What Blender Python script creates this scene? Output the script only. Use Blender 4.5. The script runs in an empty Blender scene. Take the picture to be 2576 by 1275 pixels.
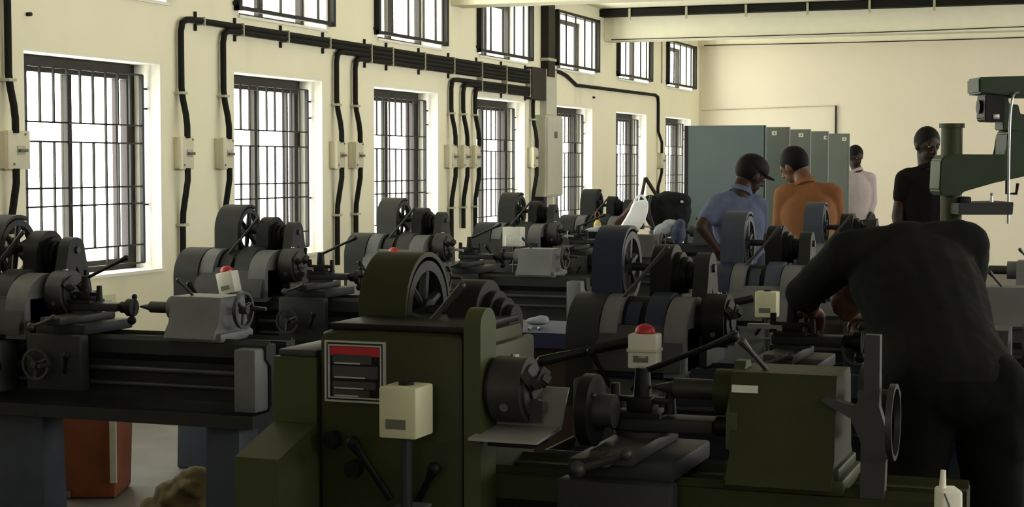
import bpy, bmesh, math, random
from math import sin, cos, pi, radians, tan, atan, atan2
from mathutils import Vector, Matrix
random.seed(7)
C = bpy.context.scene.collection

# ------------------------------------------------------------------ camera
F_PX, W_PX, H_PX = 4200.0, 2576.0, 1275.0
YAW = radians(20.4); PITCH = atan(222.5 / F_PX); EYE = 1.5
cam_d = bpy.data.cameras.new('camera'); cam = bpy.data.objects.new('camera', cam_d); C.objects.link(cam)
cam_d.sensor_width = 36.0; cam_d.lens = F_PX / W_PX * 36.0
cam.location = (0, 0, EYE); cam.rotation_euler = (pi / 2 - PITCH, 0, YAW)
cam_d.clip_start = .05; cam_d.clip_end = 200
bpy.context.scene.camera = cam
CR = cam.rotation_euler.to_matrix()

def at(px, py, X=None, Y=None, Z=None, D=None):
    """point of the room seen at a pixel, on a given plane"""
    d = CR @ Vector(((px - W_PX / 2) / F_PX, -(py - H_PX / 2) / F_PX, -1))
    if X is not None: t = X / d.x
    elif Y is not None: t = Y / d.y
    elif Z is not None: t = (Z - EYE) / d.z
    else: t = D
    return Vector((0, 0, EYE)) + d * t

# ------------------------------------------------------------------ materials
def mat(name, col, rough=.6, metal=0.0, var=.12, scale=9.0, bump=0.0, spec=.5, stain=None):
    m = bpy.data.materials.new(name); m.use_nodes = True
    nt = m.node_tree; b = nt.nodes['Principled BSDF']
    b.inputs['Roughness'].default_value = rough; b.inputs['Metallic'].default_value = metal
    b.inputs['Specular IOR Level'].default_value = spec
    tc = nt.nodes.new('ShaderNodeTexCoord')
    n = nt.nodes.new('ShaderNodeTexNoise'); n.inputs['Scale'].default_value = scale; n.inputs['Detail'].default_value = 5
    nt.links.new(tc.outputs['Object'], n.inputs['Vector'])
    r = nt.nodes.new('ShaderNodeValToRGB')
    r.color_ramp.elements[0].position = .3; r.color_ramp.elements[1].position = .7
    r.color_ramp.elements[0].color = [max(0, c * (1 - var)) for c in col] + [1]
    r.color_ramp.elements[1].color = [min(1, c * (1 + var)) for c in col] + [1]
    nt.links.new(n.outputs['Fac'], r.inputs['Fac'])
    out = r.outputs['Color']
    if stain:
        n2 = nt.nodes.new('ShaderNodeTexNoise'); n2.inputs['Scale'].default_value = stain[0]; n2.inputs['Detail'].default_value = 3
        mp = nt.nodes.new('ShaderNodeMapping'); mp.inputs['Scale'].default_value = (1, 1, .45)
        nt.links.new(tc.outputs['Object'], mp.inputs['Vector']); nt.links.new(mp.outputs['Vector'], n2.inputs['Vector'])
        r2 = nt.nodes.new('ShaderNodeValToRGB')
        r2.color_ramp.elements[0].position = stain[1]; r2.color_ramp.elements[1].position = stain[1] + .12
        mx = nt.nodes.new('ShaderNodeMix'); mx.data_type = 'RGBA'
        mul = nt.nodes.new('ShaderNodeMath'); mul.operation = 'MULTIPLY'; mul.inputs[1].default_value = stain[2]
        nt.links.new(n2.outputs['Fac'], r2.inputs['Fac']); nt.links.new(r2.outputs['Color'], mul.inputs[0])
        nt.links.new(mul.outputs[0], mx.inputs['Factor']); nt.links.new(out, mx.inputs['A'])
        mx.inputs['B'].default_value = list(stain[3]) + [1]
        out = mx.outputs['Result']
    nt.links.new(out, b.inputs['Base Color'])
    if bump:
        bp = nt.nodes.new('ShaderNodeBump'); bp.inputs['Strength'].default_value = bump; bp.inputs['Distance'].default_value = .01
        nt.links.new(n.outputs['Fac'], bp.inputs['Height']); nt.links.new(bp.outputs['Normal'], b.inputs['Normal'])
    return m

M = {}
M['wall'] = mat('cream_plaster', (0.8, 0.765, 0.595), .85, var=.02, scale=2.5, stain=(1.3, .60, .35, (.55, .53, .40)), spec=0.3)
M['backwall'] = mat('warm_plaster', (.71, .65, .54), .85, var=.02, scale=1.5)
M['white'] = mat('whitewash', (.82, .80, .72), .8, var=.03)
M['ceil'] = mat('ceiling_paint', (0.84, 0.8, 0.64), .85, var=.02, spec=0.3)
M['floor'] = mat('concrete', (.095, .087, .078), .7, var=.2, scale=3, bump=.1)
M['frame'] = mat('brown_window_paint', (0.012, 0.008, 0.006), .6, spec=0.3)
M['iron'] = mat('black_iron', (0.006, 0.006, 0.006), .55, spec=0.3)
M['conduit'] = mat('black_conduit', (.010, .010, .008), .8, spec=.2)
M['clamp'] = mat('conduit_saddle', (.42, .40, .30), .6)
M['boxcream'] = mat('switch_box_cream', (.58, .55, .42), .6, var=.04)
M['boxdark'] = mat('switch_slot', (.10, .10, .08), .6)
M['panelgrey'] = mat('panel_grey', (.44, .44, .37), .6, var=.04)
M['lgrey'] = mat('machine_light_grey', (0.115, 0.12, 0.125), .5, spec=0.3)
M['grey'] = mat('machine_grey', (0.04, 0.041, 0.043), .5, spec=0.25)
M['dgrey'] = mat('machine_dark_grey', (0.017, 0.018, 0.02), .55, spec=0.25)
M['black'] = mat('oily_black', (0.005, 0.005, 0.0055), .5, spec=0.2)
M['blue'] = mat('machine_blue', (0.013, 0.02, 0.044), .45, spec=0.3)
M['bluegrey'] = mat('machine_blue_grey', (0.04, 0.05, 0.074), .5, spec=0.3)
M['green'] = mat('machine_olive', (0.023, 0.028, 0.008), .55, var=.15, scale=6, spec=0.25)
M['lgreen'] = mat('machine_pale_olive', (0.045, 0.055, 0.02), .55, spec=0.25)
M['dgreen'] = mat('drill_green', (0.012, 0.026, 0.008), .5, spec=0.25)
M['steel'] = mat('worn_steel', (.30, .30, .31), .35, .9)
M['dsteel'] = mat('dark_steel', (.045, .045, .047), .45, .5, spec=.3)
M['cable'] = mat('cable_black', (.01, .01, .01), .6)
M['cream'] = mat('starter_cream', (0.5, 0.5, 0.34), .5, var=.04, spec=0.4)
M['offwhite'] = mat('starter_white', (.50, .50, .44), .5, var=.04)
M['red'] = mat('red_plastic', (.35, .008, .015), .45)
M['chrome'] = mat('chrome_trim', (.45, .45, .47), .35, .5, var=.03)
M['part1'] = mat('partition_teal', (0.115, 0.155, 0.165), .4, var=.05, scale=3, spec=0.4)
M['part2'] = mat('partition_green_grey', (.125, .145, .132), .4, var=.08, scale=3)
M['label'] = mat('paper_label', (.62, .64, .48), .7, var=.15, scale=60)
M['paper'] = mat('white_card', (.62, .65, .60), .7, var=.08, scale=40)
M['wood'] = mat('orange_wood', (.50, .22, .05), .5, var=.2, scale=12)
M['palewood'] = mat('pale_wood', (.60, .45, .15), .5, var=.1)
M['orange'] = mat('orange_plastic', (.17, .042, .012), .6, var=.2)
M['plasticbag'] = mat('white_plastic_film', (.75, .78, .82), .35, var=.05)
M['maroon'] = mat('maroon_cloth', (.035, .010, .012), .9)
M['blackcloth'] = mat('black_cloth', (0.006, 0.006, 0.008), .9, spec=0.2)
M['palecloth'] = mat('pale_blue_cloth', (.30, .33, .38), .9, var=.2)
M['denim'] = mat('blue_cloth', (.03, .045, .09), .9, var=.2)
M['blueshirt'] = mat('blue_shirt', (0.075, 0.09, 0.15), .9, var=.15, scale=20, bump=.3, spec=0.2)
M['orangeshirt'] = mat('orange_shirt', (0.20, 0.085, 0.035), .9, var=.10, scale=9, bump=.3, spec=0.2)
M['whiteshirt'] = mat('white_shirt', (.34, .29, .29), .9, var=.06)
M['darkshirt'] = mat('dark_shirt', (0.006, 0.005, 0.005), .9, spec=0.1)
M['greyshirt'] = mat('charcoal_shirt', (0.011, 0.011, 0.01), .95, var=.08, spec=0.1)
M['trousers'] = mat('dark_trousers', (0.005, 0.005, 0.0035), .95, spec=0.1)
M['bluetrousers'] = mat('dark_blue_trousers', (.016, .02, .035), .95)
M['skin'] = mat('brown_skin', (0.11, 0.05, 0.03), .55, var=.06, spec=0.3)
M['darkskin'] = mat('dark_brown_skin', (0.022, 0.01, 0.007), .6, var=.06, spec=0.25)
M['hair'] = mat('black_hair', (0.004, 0.003, 0.003), .7, spec=0.15)
M['bluesheet'] = mat('blue_sheet', (.010, .016, .075), .6)
M['brown'] = mat('brown_board', (.045, .028, .022), .8)
M['rag'] = mat('yellow_rag', (.085, .062, .022), .95, var=.4, scale=14)
_m = bpy.data.materials.new('translucent_film'); _m.use_nodes = True; _n = _m.node_tree; _n.nodes.clear()
_o = _n.nodes.new('ShaderNodeOutputMaterial'); _x = _n.nodes.new('ShaderNodeMixShader'); _a = _n.nodes.new('ShaderNodeBsdfDiffuse'); _b = _n.nodes.new('ShaderNodeBsdfTranslucent')
_a.inputs[0].default_value = (.9, .92, .95, 1); _b.inputs[0].default_value = (.9, .92, .95, 1); _x.inputs[0].default_value = .35
_n.links.new(_a.outputs[0], _x.inputs[1]); _n.links.new(_b.outputs[0], _x.inputs[2]); _n.links.new(_x.outputs[0], _o.inputs[0])
M['plasticbag'] = _m
M['eye'] = mat('eye_white', (.16, .13, .11), .4)

def glass():
    m = bpy.data.materials.new('window_glass'); m.use_nodes = True
    nt = m.node_tree; nt.nodes.clear()
    o = nt.nodes.new('ShaderNodeOutputMaterial'); mx = nt.nodes.new('ShaderNodeMixShader')
    t = nt.nodes.new('ShaderNodeBsdfTransparent'); g = nt.nodes.new('ShaderNodeBsdfGlossy')
    t.inputs[0].default_value = (.93, .95, .90, 1); g.inputs['Roughness'].default_value = .05
    mx.inputs[0].default_value = .06
    nt.links.new(t.outputs[0], mx.inputs[1]); nt.links.new(g.outputs[0], mx.inputs[2]); nt.links.new(mx.outputs[0], o.inputs[0])
    return m
M['glass'] = glass()

# ------------------------------------------------------------------ mesh helpers
def basis(d):
    d = Vector(d).normalized()
    u = d.orthogonal().normalized() if abs(d.z) > .99 else Vector((0, 0, 1)).cross(d).normalized()
    return u, d.cross(u).normalized(), d

class MB:
    def __init__(s): s.bm = bmesh.new()
    def box(s, x0, x1, y0, y1, z0, z1, bev=0.0, top=None, seg=2):
        """top=(dx,dy): the upper face shrinks by that much on each side"""
        v = []
        for (z, k) in ((z0, 0), (z1, 1)):
            dx, dy = (top if (k and top) else (0, 0))
            for (x, y) in ((x0 + dx, y0 + dy), (x1 - dx, y0 + dy), (x1 - dx, y1 - dy), (x0 + dx, y1 - dy)):
                v.append(s.bm.verts.new((x, y, z)))
        fs = [s.bm.faces.new([v[i] for i in q]) for q in ((3, 2, 1, 0), (4, 5, 6, 7), (0, 1, 5, 4), (1, 2, 6, 5), (2, 3, 7, 6), (3, 0, 4, 7))]
        if bev:
            es = list({e for f in fs for e in f.edges})
            bmesh.ops.bevel(s.bm, geom=es, offset=bev, segments=seg, profile=.5, affect='EDGES')
        return s
    def cyl(s, p, q, r, r2=None, n=20):
        p, q = Vector(p), Vector(q); r2 = r if r2 is None else r2
        u, w, d = basis(q - p); a, b = [], []
        for i in range(n):
            c = u * cos(2 * pi * i / n) + w * sin(2 * pi * i / n)
            a.append(s.bm.verts.new(p + c * r)); b.append(s.bm.verts.new(q + c * r2))
        for i in range(n): s.bm.faces.new((a[i], a[(i + 1) % n], b[(i + 1) % n], b[i]))
        s.bm.faces.new(a[::-1]); s.bm.faces.new(b)
        return s
    def tube(s, pts, r, n=10, smooth=0):
        pts = [Vector(p) for p in pts]
        for _ in range(smooth):
            q = [pts[0]]
            for a, b in zip(pts, pts[1:]): q += [a * .75 + b * .25, a * .25 + b * .75]
            pts = q + [pts[-1]]
        rs = r if isinstance(r, (list, tuple)) else [r] * len(pts)
        if len(rs) != len(pts): rs = [rs[0] + (rs[-1] - rs[0]) * i / (len(pts) - 1) for i in range(len(pts))]
        prev = None; u = None
        for i, p in enumerate(pts):
            d = (pts[min(i + 1, len(pts) - 1)] - pts[max(i - 1, 0)]).normalized()
            if u is None: u = basis(d)[0]
            u = (u - d * u.dot(d)).normalized(); w = d.cross(u)
            ring = [s.bm.verts.new(p + (u * cos(2 * pi * k / n) + w * sin(2 * pi * k / n)) * rs[i]) for k in range(n)]
            if prev:
                for k in range(n): s.bm.faces.new((prev[k], prev[(k + 1) % n], ring[(k + 1) % n], ring[k]))
            else: s.bm.faces.new(ring[::-1])
            prev = ring
        s.bm.faces.new(prev)
        return s
    def prism(s, prof, axis, a0, a1):
        def P(u, v, a): return {'x': (a, u, v), 'y': (u, a, v), 'z': (u, v, a)}[axis]
        A = [s.bm.verts.new(P(u, v, a0)) for u, v in prof]; B = [s.bm.verts.new(P(u, v, a1)) for u, v in prof]
        n = len(prof); s.bm.faces.new(A[::-1]); s.bm.faces.new(B)
        for i in range(n): s.bm.faces.new((A[i], A[(i + 1) % n], B[(i + 1) % n], B[i]))
        return s
    def arch(s, x0, x1, yc, zc, r, zb, rin=0.0, n=18, ry=None):
        ry = ry or r
        out = [(yc - ry, zb)] + [(yc - ry * cos(pi * i / n), zc + r * sin(pi * i / n)) for i in range(n + 1)] + [(yc + ry, zb)]
        if rin:
            k = ry - rin
            inn = [(yc + ry - k, zb)] + [(yc + (ry - k) * cos(pi * i / n), zc + (r - k) * sin(pi * i / n)) for i in range(n + 1)] + [(yc - ry + k, zb)]
            out = out + inn
        return s.prism(out, 'x', x0, x1)
    def ring(s, c, axis, ro, ri, h, n=28):
        c = Vector(c); u, w, d = basis(axis); L = []
        for (r, a) in ((ro, -h / 2), (ro, h / 2), (ri, h / 2), (ri, -h / 2)):
            L.append([s.bm.verts.new(c + d * a + (u * cos(2 * pi * i / n) + w * sin(2 * pi * i / n)) * r) for i in range(n)])
        for k in range(4):
            A, B = L[k], L[(k + 1) % 4]
            for i in range(n): s.bm.faces.new((A[i], A[(i + 1) % n], B[(i + 1) % n], B[i]))
        return s
    def ball(s, c, r, rot=None, u=16, v=10):
        rr = Vector(r) if isinstance(r, (tuple, list)) else Vector((r, r, r))
        m = Matrix.Translation(Vector(c)) @ (rot.to_4x4() if rot else Matrix.Identity(4)) @ Matrix.Diagonal((rr.x, rr.y, rr.z, 1))
        bmesh.ops.create_uvsphere(s.bm, u_segments=u, v_segments=v, radius=1, matrix=m)
        return s
    def cap(s, p, q, r1, r2, n=16):
        s.cyl(p, q, r1, r2, n); s.ball(p, r1, u=n, v=10); s.ball(q, r2, u=n, v=10)
        return s
    def build(s, name, m, parent=None, smooth=35):
        me = bpy.data.meshes.new(name)
        bmesh.ops.recalc_face_normals(s.bm, faces=s.bm.faces)
        s.bm.to_mesh(me); s.bm.free()
        o = bpy.data.objects.new(name, me); C.objects.link(o)
        me.materials.append(M[m] if isinstance(m, str) else m)
        if smooth:
            me.polygons.foreach_set('use_smooth', [True] * len(me.polygons))
            me.set_sharp_from_angle(angle=radians(smooth))
        if parent: o.parent = parent
        return o

def remesh(mb, name, m, parent, voxel=.012, smooth=6, noise=0.0):
    o = mb.build(name, m, None, smooth=0)
    r = o.modifiers.new('r', 'REMESH'); r.mode = 'VOXEL'; r.voxel_size = voxel
    sm = o.modifiers.new('s', 'SMOOTH'); sm.factor = .5; sm.iterations = smooth
    if noise:
        t = bpy.data.textures.new(name + '_folds', 'CLOUDS'); t.noise_scale = .09
        d = o.modifiers.new('d', 'DISPLACE'); d.texture = t; d.strength = noise; d.mid_level = .5
    dg = bpy.context.evaluated_depsgraph_get()
    me = bpy.data.meshes.new_from_object(o.evaluated_get(dg)); me.name = name
    o.modifiers.clear(); o.data = me
    me.polygons.foreach_set('use_smooth', [True] * len(me.polygons))
    if not me.materials: me.materials.append(M[m])
    if parent: o.parent = parent
    return o

def thing(name, label, cat, loc=(0, 0, 0), rz=0.0, group=None):
    o = bpy.data.objects.new(name, None); C.objects.link(o); o.empty_display_size = .1
    o.location = loc; o.rotation_euler = (0, 0, rz)
    return tag(o, label, cat, group)
def tag(o, label, cat, group=None):
    o['label'] = label; o['category'] = cat
    if group: o['group'] = group
    return o
def struct(o):
    o['kind'] = 'structure'; return o

# ================================================================== THE ROOM
WX = -6.0; RX = 5.2; YB = 24.0; YF = -3.5; ZC = 3.36; TH = .26
STEP = 2.337
low = [(9.52 + STEP * i - (1.46 if i == 0 else 1.40), 9.52 + STEP * i) for i in range(-1, 7)]
SILL, HEAD = .80, 2.17
upp = [(9.60 + STEP * i - 1.40, 9.60 + STEP * i) for i in range(-2, 7)]
USILL, UHEAD = 2.55, 3.18

def wall_with_holes(name, x0, x1, bands, m):
    mb = MB()
    for (z0, z1, holes) in bands:
        y = YF
        for (a, b) in holes:
            mb.box(x0, x1, y, a, z0, z1); y = b
        mb.box(x0, x1, y, YB, z0, z1)
    return struct(mb.build(name, m, smooth=0))
wall_with_holes('wall_left', WX - TH, WX, [(0, SILL, []), (SILL, HEAD, low), (HEAD, USILL, []), (USILL, UHEAD, upp), (UHEAD, ZC, [])], 'wall')
rlow = [(y, y + 1.6) for y in (8.0, 10.5, 13.0, 15.5, 18.0, 20.5)]
rupp = [(y, y + 2.0) for y in (-1.9, .6, 3.1, 5.6, 8.1, 10.6, 13.1, 15.6, 18.1, 20.6)]
wall_with_holes('wall_right', RX, RX + TH, [(0, 1.3, []), (1.3, 2.3, rlow), (2.3, 2.5, []), (2.5, 3.2, rupp), (3.2, ZC, [])], 'wall')
struct(MB().box(WX - TH, RX + TH, YB, YB + .25, 0, ZC).build('wall_back', 'backwall', smooth=0))
fill_win = [(-.5, .6, 2.2, 2.9)]  # unseen window behind the camera, added and sized to light the machine fronts
mb = MB().box(WX - TH, RX + TH, YF - .25, YF, 0, 2.2).box(WX - TH, RX + TH, YF - .25, YF, 2.9, ZC); x = WX - TH
for a, b, _, _ in fill_win: mb.box(x, a, YF - .25, YF, 2.2, 2.9); x = b
struct(mb.box(x, RX + TH, YF - .25, YF, 2.2, 2.9).build('wall_front', 'wall', smooth=0))
struct(MB().box(WX - TH, RX + TH, YF - .25, YB + .25, -.1, 0).build('floor', 'floor', smooth=0))
struct(MB().box(WX - TH, RX + TH, YF - .25, YB + .25, ZC, ZC + .15).build('ceiling', 'ceil', smooth=0))
for k, yb in enumerate((4.85, 9.65, 14.5, 19.3)):
    struct(MB().box(WX, RX, yb, yb + .30, 2.985, ZC, bev=.008).build('trim_%d' % (k + 1), 'ceil', smooth=0))
struct(MB().box(WX, RX, YB - .06, YB, 3.24, ZC).build('trim_5', 'ceil', smooth=0))

# white reveals around lower openings (painted lining)
def reveal(a, b, z0, z1, k, n):
    mb = MB(); t = .012
    mb.box(WX - TH, WX - .001, b - t, b, z0, z1); mb.box(WX - TH, WX - .001, a, a + t, z0, z1)
    mb.box(WX - TH, WX - .001, a + t, b - t, z1 - t, z1); mb.box(WX - TH, WX + .015, a, b + .005, z0, z0 + .02)
    return struct(mb.build('trim_%d' % n, 'white', smooth=0))
n = 6
for k, (a, b) in enumerate(low): reveal(a, b, SILL, HEAD, k, n); n += 1
for k, (a, b) in enumerate(upp): reveal(a, b, USILL, UHEAD, k, n); n += 1

def low_window(k, a, b):
    xf = WX - .20; z0, z1 = SILL + .02, HEAD - .012; a += .012; b -= .012
    mb = MB()
    mb.box(xf - .05, xf, a, a + .05, z0, z1); mb.box(xf - .05, xf, b - .09, b, z0, z1)
    mb.box(xf - .05, xf + .03, a + .05, b - .09, z1 - .10, z1); mb.box(xf - .05, xf, a + .05, b - .09, z0, z0 + .07)
    f = struct(mb.build('window_%d' % k, 'frame', smooth=0))
    ym = (a + b) / 2
    MB().box(xf - .045, xf - .005, ym - .03, ym + .03, z0 + .07, z1 - .10).build('mullion', 'frame', f, 0)
    MB().box(xf - .04, xf - .01, b - .20, b - .175, z0 + .07, z1 - .10).build('shutter_stile', 'frame', f, 0)
    MB().box(xf - .03, xf - .026, a + .05, ym - .03, z0 + .07, z1 - .10).build('pane', 'glass', f, 0)
    MB().box(xf - .03, xf - .026, ym + .03, b - .22, z0 + .07, z1 - .10).build('pane', 'glass', f, 0)
    # iron grille just inside the frame
    g = MB(); xg = WX - .105; r = .006
    zb, zt = z0 + .04, z1 - .07
    ya, yb = a + .002, b - .05
    r = .0065; H = [zb, .98, 1.25, 1.36, 1.64, 1.757, zt]
    for h in H: g.box(xg - r, xg + r, ya, yb, h - r * .8, h + r * .8)
    nb = 10
    for i in range(nb + 1):
        y = ya + .012 + (yb - ya - .024) * i / nb
        rr = .012 if i == nb else r
        gaps = [] if i % 3 == 1 or i == nb else []
        if i % 3 == 1 or i == nb or i == 0: g.box(xg - rr, xg + rr, y - rr, y + rr, zb, zt)
        else:
            g.box(xg - rr, xg + rr, y - rr, y + rr, H[1], H[4]); g.box(xg - rr, xg + rr, y - rr, y + rr, H[5], zt)
    go = g.build('grille', 'iron', f, 0)
    p = MB()
    for z in (z0 + .42, z0 + 1.05, z1 - .16): p.box(xg - .006, xg + .006, yb, b + .02, z - .006, z + .006)
    p.build('grille_peg', 'iron', go, 0)
    return f
for k, (a, b) in enumerate(low): low_window(k + 1, a, b)

def upp_window(k, a, b):
    xf = WX - .20; z0, z1 = USILL + .02, UHEAD - .012; a += .012; b -= .012
    mb = MB()
    mb.box(xf - .05, xf, a, a + .04, z0, z1); mb.box(xf - .05, xf, b - .05, b, z0, z1)
    mb.box(xf - .05, xf, a + .04, b - .05, z1 - .05, z1); mb.box(xf - .05, xf, a + .04, b - .05, z0, z0 + .05)
    f = struct(mb.build('window_%d' % k, 'frame', smooth=0))
    ym = (a + b) / 2
    MB().box(xf - .045, xf - .005, ym - .035, ym + .035, z0 + .05, z1 - .05).build('mullion', 'frame', f, 0)
    MB().box(xf - .03, xf - .026, a + .04, ym - .035, z0 + .05, z1 - .05).build('pane', 'glass', f, 0)
    MB().box(xf - .03, xf - .026, ym + .035, b - .05, z0 + .05, z1 - .05).build('pane', 'glass', f, 0)
    g = MB(); xg = WX + .03; ya, yb = a - .075, b + .075; zb, zt = USILL + .065, UHEAD + .03
    g.box(xg - .03, xg + .018, ya, ya + .045, zb - .02, zt); g.box(xg - .03, xg + .018, yb - .045, yb, zb - .02, zt)
    g.box(xg - .015, xg + .015, ya, yb, zb - .014, zb + .014); g.box(xg - .012, xg + .012, ya, yb, zt - .03, zt)
    for t in (.20, .42, .64, .82): g.box(xg - .008, xg + .008, ya + (yb - ya) * t - .008, ya + (yb - ya) * t + .008, zb, zt)
    for z in (zb + .03, zt - .08):
        g.box(WX, xg, ya - .015, ya + .015, z - .012, z + .012); g.box(WX, xg, yb - .015, yb + .015, z - .012, z + .012)
    g.build('grille', 'iron', f, 0)
for k, (a, b) in enumerate(upp): upp_window(9 + k, a, b)
wn = 9 + len(upp)
for (a, b, z0, z1) in [(y0, y1, 1.3, 2.3) for y0, y1 in rlow] + [(y0, y1, 2.5, 3.2) for y0, y1 in rupp]:
    mb = MB(); x0, x1 = RX + .1, RX + .15
    mb.box(x0, x1, a, a + .05, z0, z1).box(x0, x1, b - .05, b, z0, z1).box(x0, x1, a, b, z0, z0 + .05).box(x0, x1, a, b, z1 - .05, z1)
    mb.box(x0, x1, (a + b) / 2 - .025, (a + b) / 2 + .025, z0, z1)
    struct(mb.build('window_%d' % wn, 'frame', smooth=0)); wn += 1

for (a, b, z0, z1) in fill_win:  # frame for the added fill-light opening
    y0, y1 = YF - .15, YF - .10
    mb = MB().box(a, a + .05, y0, y1, z0, z1).box(b - .05, b, y0, y1, z0, z1).box(a, b, y0, y1, z0, z0 + .05).box(a, b, y0, y1, z1 - .05, z1).box((a + b) / 2 - .025, (a + b) / 2 + .025, y0, y1, z0, z1)
    struct(mb.build('window_%d' % wn, 'frame', smooth=0)); wn += 1

# ------------------------------------------------------------------ conduits
def wy(px): return at(px, 415, X=WX).y
RISE_Y = wy(1366)
def conduit(px, zh, label, zbot=.70, top_only=False, box=True, jog=.042):
    y = wy(px); x = WX + .035; t = thing('cable_conduit', label, 'conduit', (x, y, 0), 0, 'black cable conduits on the window wall')
    pts = []
    if not top_only: pts += [(0, RISE_Y - y, zh), (0, .14, zh), (0, .07, zh - .006), (0, .02, zh - .03), (0, 0, zh - .09)]
    else: pts += [(0, 0, ZC - .38)]
    pts += [(0, 0, 2.02), (.01, 0, 1.94), (jog - .01, 0, 1.84), (jog, 0, 1.76), (jog, 0, 1.68)]
    MB().tube(pts, .021, 12).build('conduit_pipe', 'conduit', t)
    pts = [(jog, 0, 1.48), (jog, 0, 1.40), (jog * .5, 0, 1.28), (.004, 0, 1.18), (0, 0, 1.08), (0, 0, zbot)]
    MB().tube(pts, .021, 12).build('conduit_pipe', 'conduit', t)
    for z in (1.98, 1.10):
        MB().box(-.033, .030, -.034, .034, z - .009, z + .009).build('conduit_clamp', 'clamp', t, 0)
    return t
def switch_box(px, label, z=1.58, w=.14, group='cream isolator boxes on the window wall'):
    y = wy(px)
    t = thing('isolator_switch_box', label, 'switch box', (WX, y, z), 0, group)
    MB().box(.0, .045, -w * .47, w * .47, -.105, .105, bev=.004).box(.045, .075, -w * .5, w * .5, -.11, .11, bev=.004).build('housing', 'boxcream', t)
    h = MB().box(.075, .080, -.02, .05, -.025, .025, bev=.002).build('handle_plate', 'clamp', t, 0)
    MB().box(.080, .098, -.018, .055, -.012, .006, bev=.003).build('handle', 'boxdark', h)
    MB().cyl((.075, -.05, -.08), (.08, -.05, -.08), .007, n=8).build('screw', 'boxdark', t)
    MB().cyl((.075, .055, .09), (.08, .055, .09), .007, n=8).build('screw', 'boxdark', t)
    return t
cds = [(447, 2.478, 'black conduit turning down between the two leftmost windows, nearer the left window', .70),
       (553, 2.443, 'black conduit turning down beside the second window, on its left edge', .70),
       (838, 2.408, 'black conduit between second and third windows, nearer the second window', .70),
       (885, 2.373, 'black conduit between second and third windows, nearer the third window', .70),
       (1127, 2.300, 'black conduit between third and fourth windows, leftmost of three', .70),
       (1157, 2.268, 'middle black conduit of the three between third and fourth windows', .90),
       (1187, 2.240, 'black conduit hugging the left edge of the fourth window', .70),
       (1333, 2.240, 'black conduit just left of the grey distribution panel', .70)]
for px, zh, lb, zb in cds: conduit(px, zh, lb, zb)
for px, lb in ((450, 'cream isolator box on the conduit right of the leftmost window'), (552, 'cream isolator box on the conduit beside the second window'),
               (838, 'cream isolator box between second and third windows, left one'), (885, 'cream isolator box between second and third windows, right one'),
               (1125, 'cream isolator box between third and fourth windows, leftmost of three'), (1156, 'cream isolator box between third and fourth windows, middle one'),
               (1184, 'cream isolator box between third and fourth windows, right beside the fourth window'), (1332, 'cream isolator box beside the grey distribution panel')):
    switch_box(px, lb)
conduit(12, 0, 'black conduit coming down the wall at the left edge of the picture', .9, top_only=True)
switch_box(22, 'large cream isolator box at the left edge of the picture', z=1.585, w=.20)

# saddles over the horizontal run
def saddle(px, z0, z1):
    y = wy(px); t = MB().box(.0, .062, -.006, .006, z0, z1).build('conduit_saddle', 'clamp')
    t.location = (WX, y, 0)
    for a, b in ((z1, z1 + .03), (z0 - .03, z0)): MB().box(.0, .02, -.05, -.036, a - .01, b + .005).build('saddle_tab', 'iron', t, 0)
    return tag(t, 'pale saddle strap pinning the long conduit run to the wall', 'conduit clamp', 'saddle straps along the conduit run')
for px in (500, 598, 712, 817, 921, 975, 1056, 1130): saddle(px, (2.45 if px < 540 else 2.415 if px < 830 else 2.345), 2.505)
saddle(1200, 2.215, 2.505); saddle(1262, 2.215, 2.505); saddle(1322, 2.215, 2.505)

# riser duct, trunking, distribution panel
t = thing('cable_riser', 'dark brown vertical cable duct rising from the conduit run to the ceiling', 'cable duct', (WX, RISE_Y, 0))
MB().box(0, .09, -.08, .14, 2.45, ZC - .05, bev=.004).build('duct', 'frame', t, 0)
MB().box(0, .10, -.10, .16, 2.62, 2.65).build('duct_strap', 'clamp', t, 0)
t = thing('distribution_panel', 'tall pale grey distribution panel below the cable duct between windows', 'electrical panel', (WX, wy(1346), 0))
MB().box(0, .075, .16, .50, 2.04, 2.53, bev=.004).build('trunking', 'panelgrey', t, 0)
MB().box(0, .075, -.30, .14, 2.19, 2.53, bev=.004).build('conduit_entry', 'frame', t, 0)
MB().box(0, .13, -.02, .52, 1.16, 2.035, bev=.008).build('cabinet', 'panelgrey', t, 0)
d = MB().box(.13, .145, .0, .50, 1.18, 2.01, bev=.004).build('panel_door', 'panelgrey', t, 0)
MB().box(.145, .153, .22, .30, 1.79, 1.86, bev=.002).build('latch', 'boxdark', d, 0)
MB().box(0, .08, .12, .36, .62, 1.16, bev=.004).build('cable_drop', 'panelgrey', t, 0)
MB().box(.0, .10, .0, .10, 1.0, 1.16, bev=.004).build('cable_gland', 'frame', t, 0)

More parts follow.
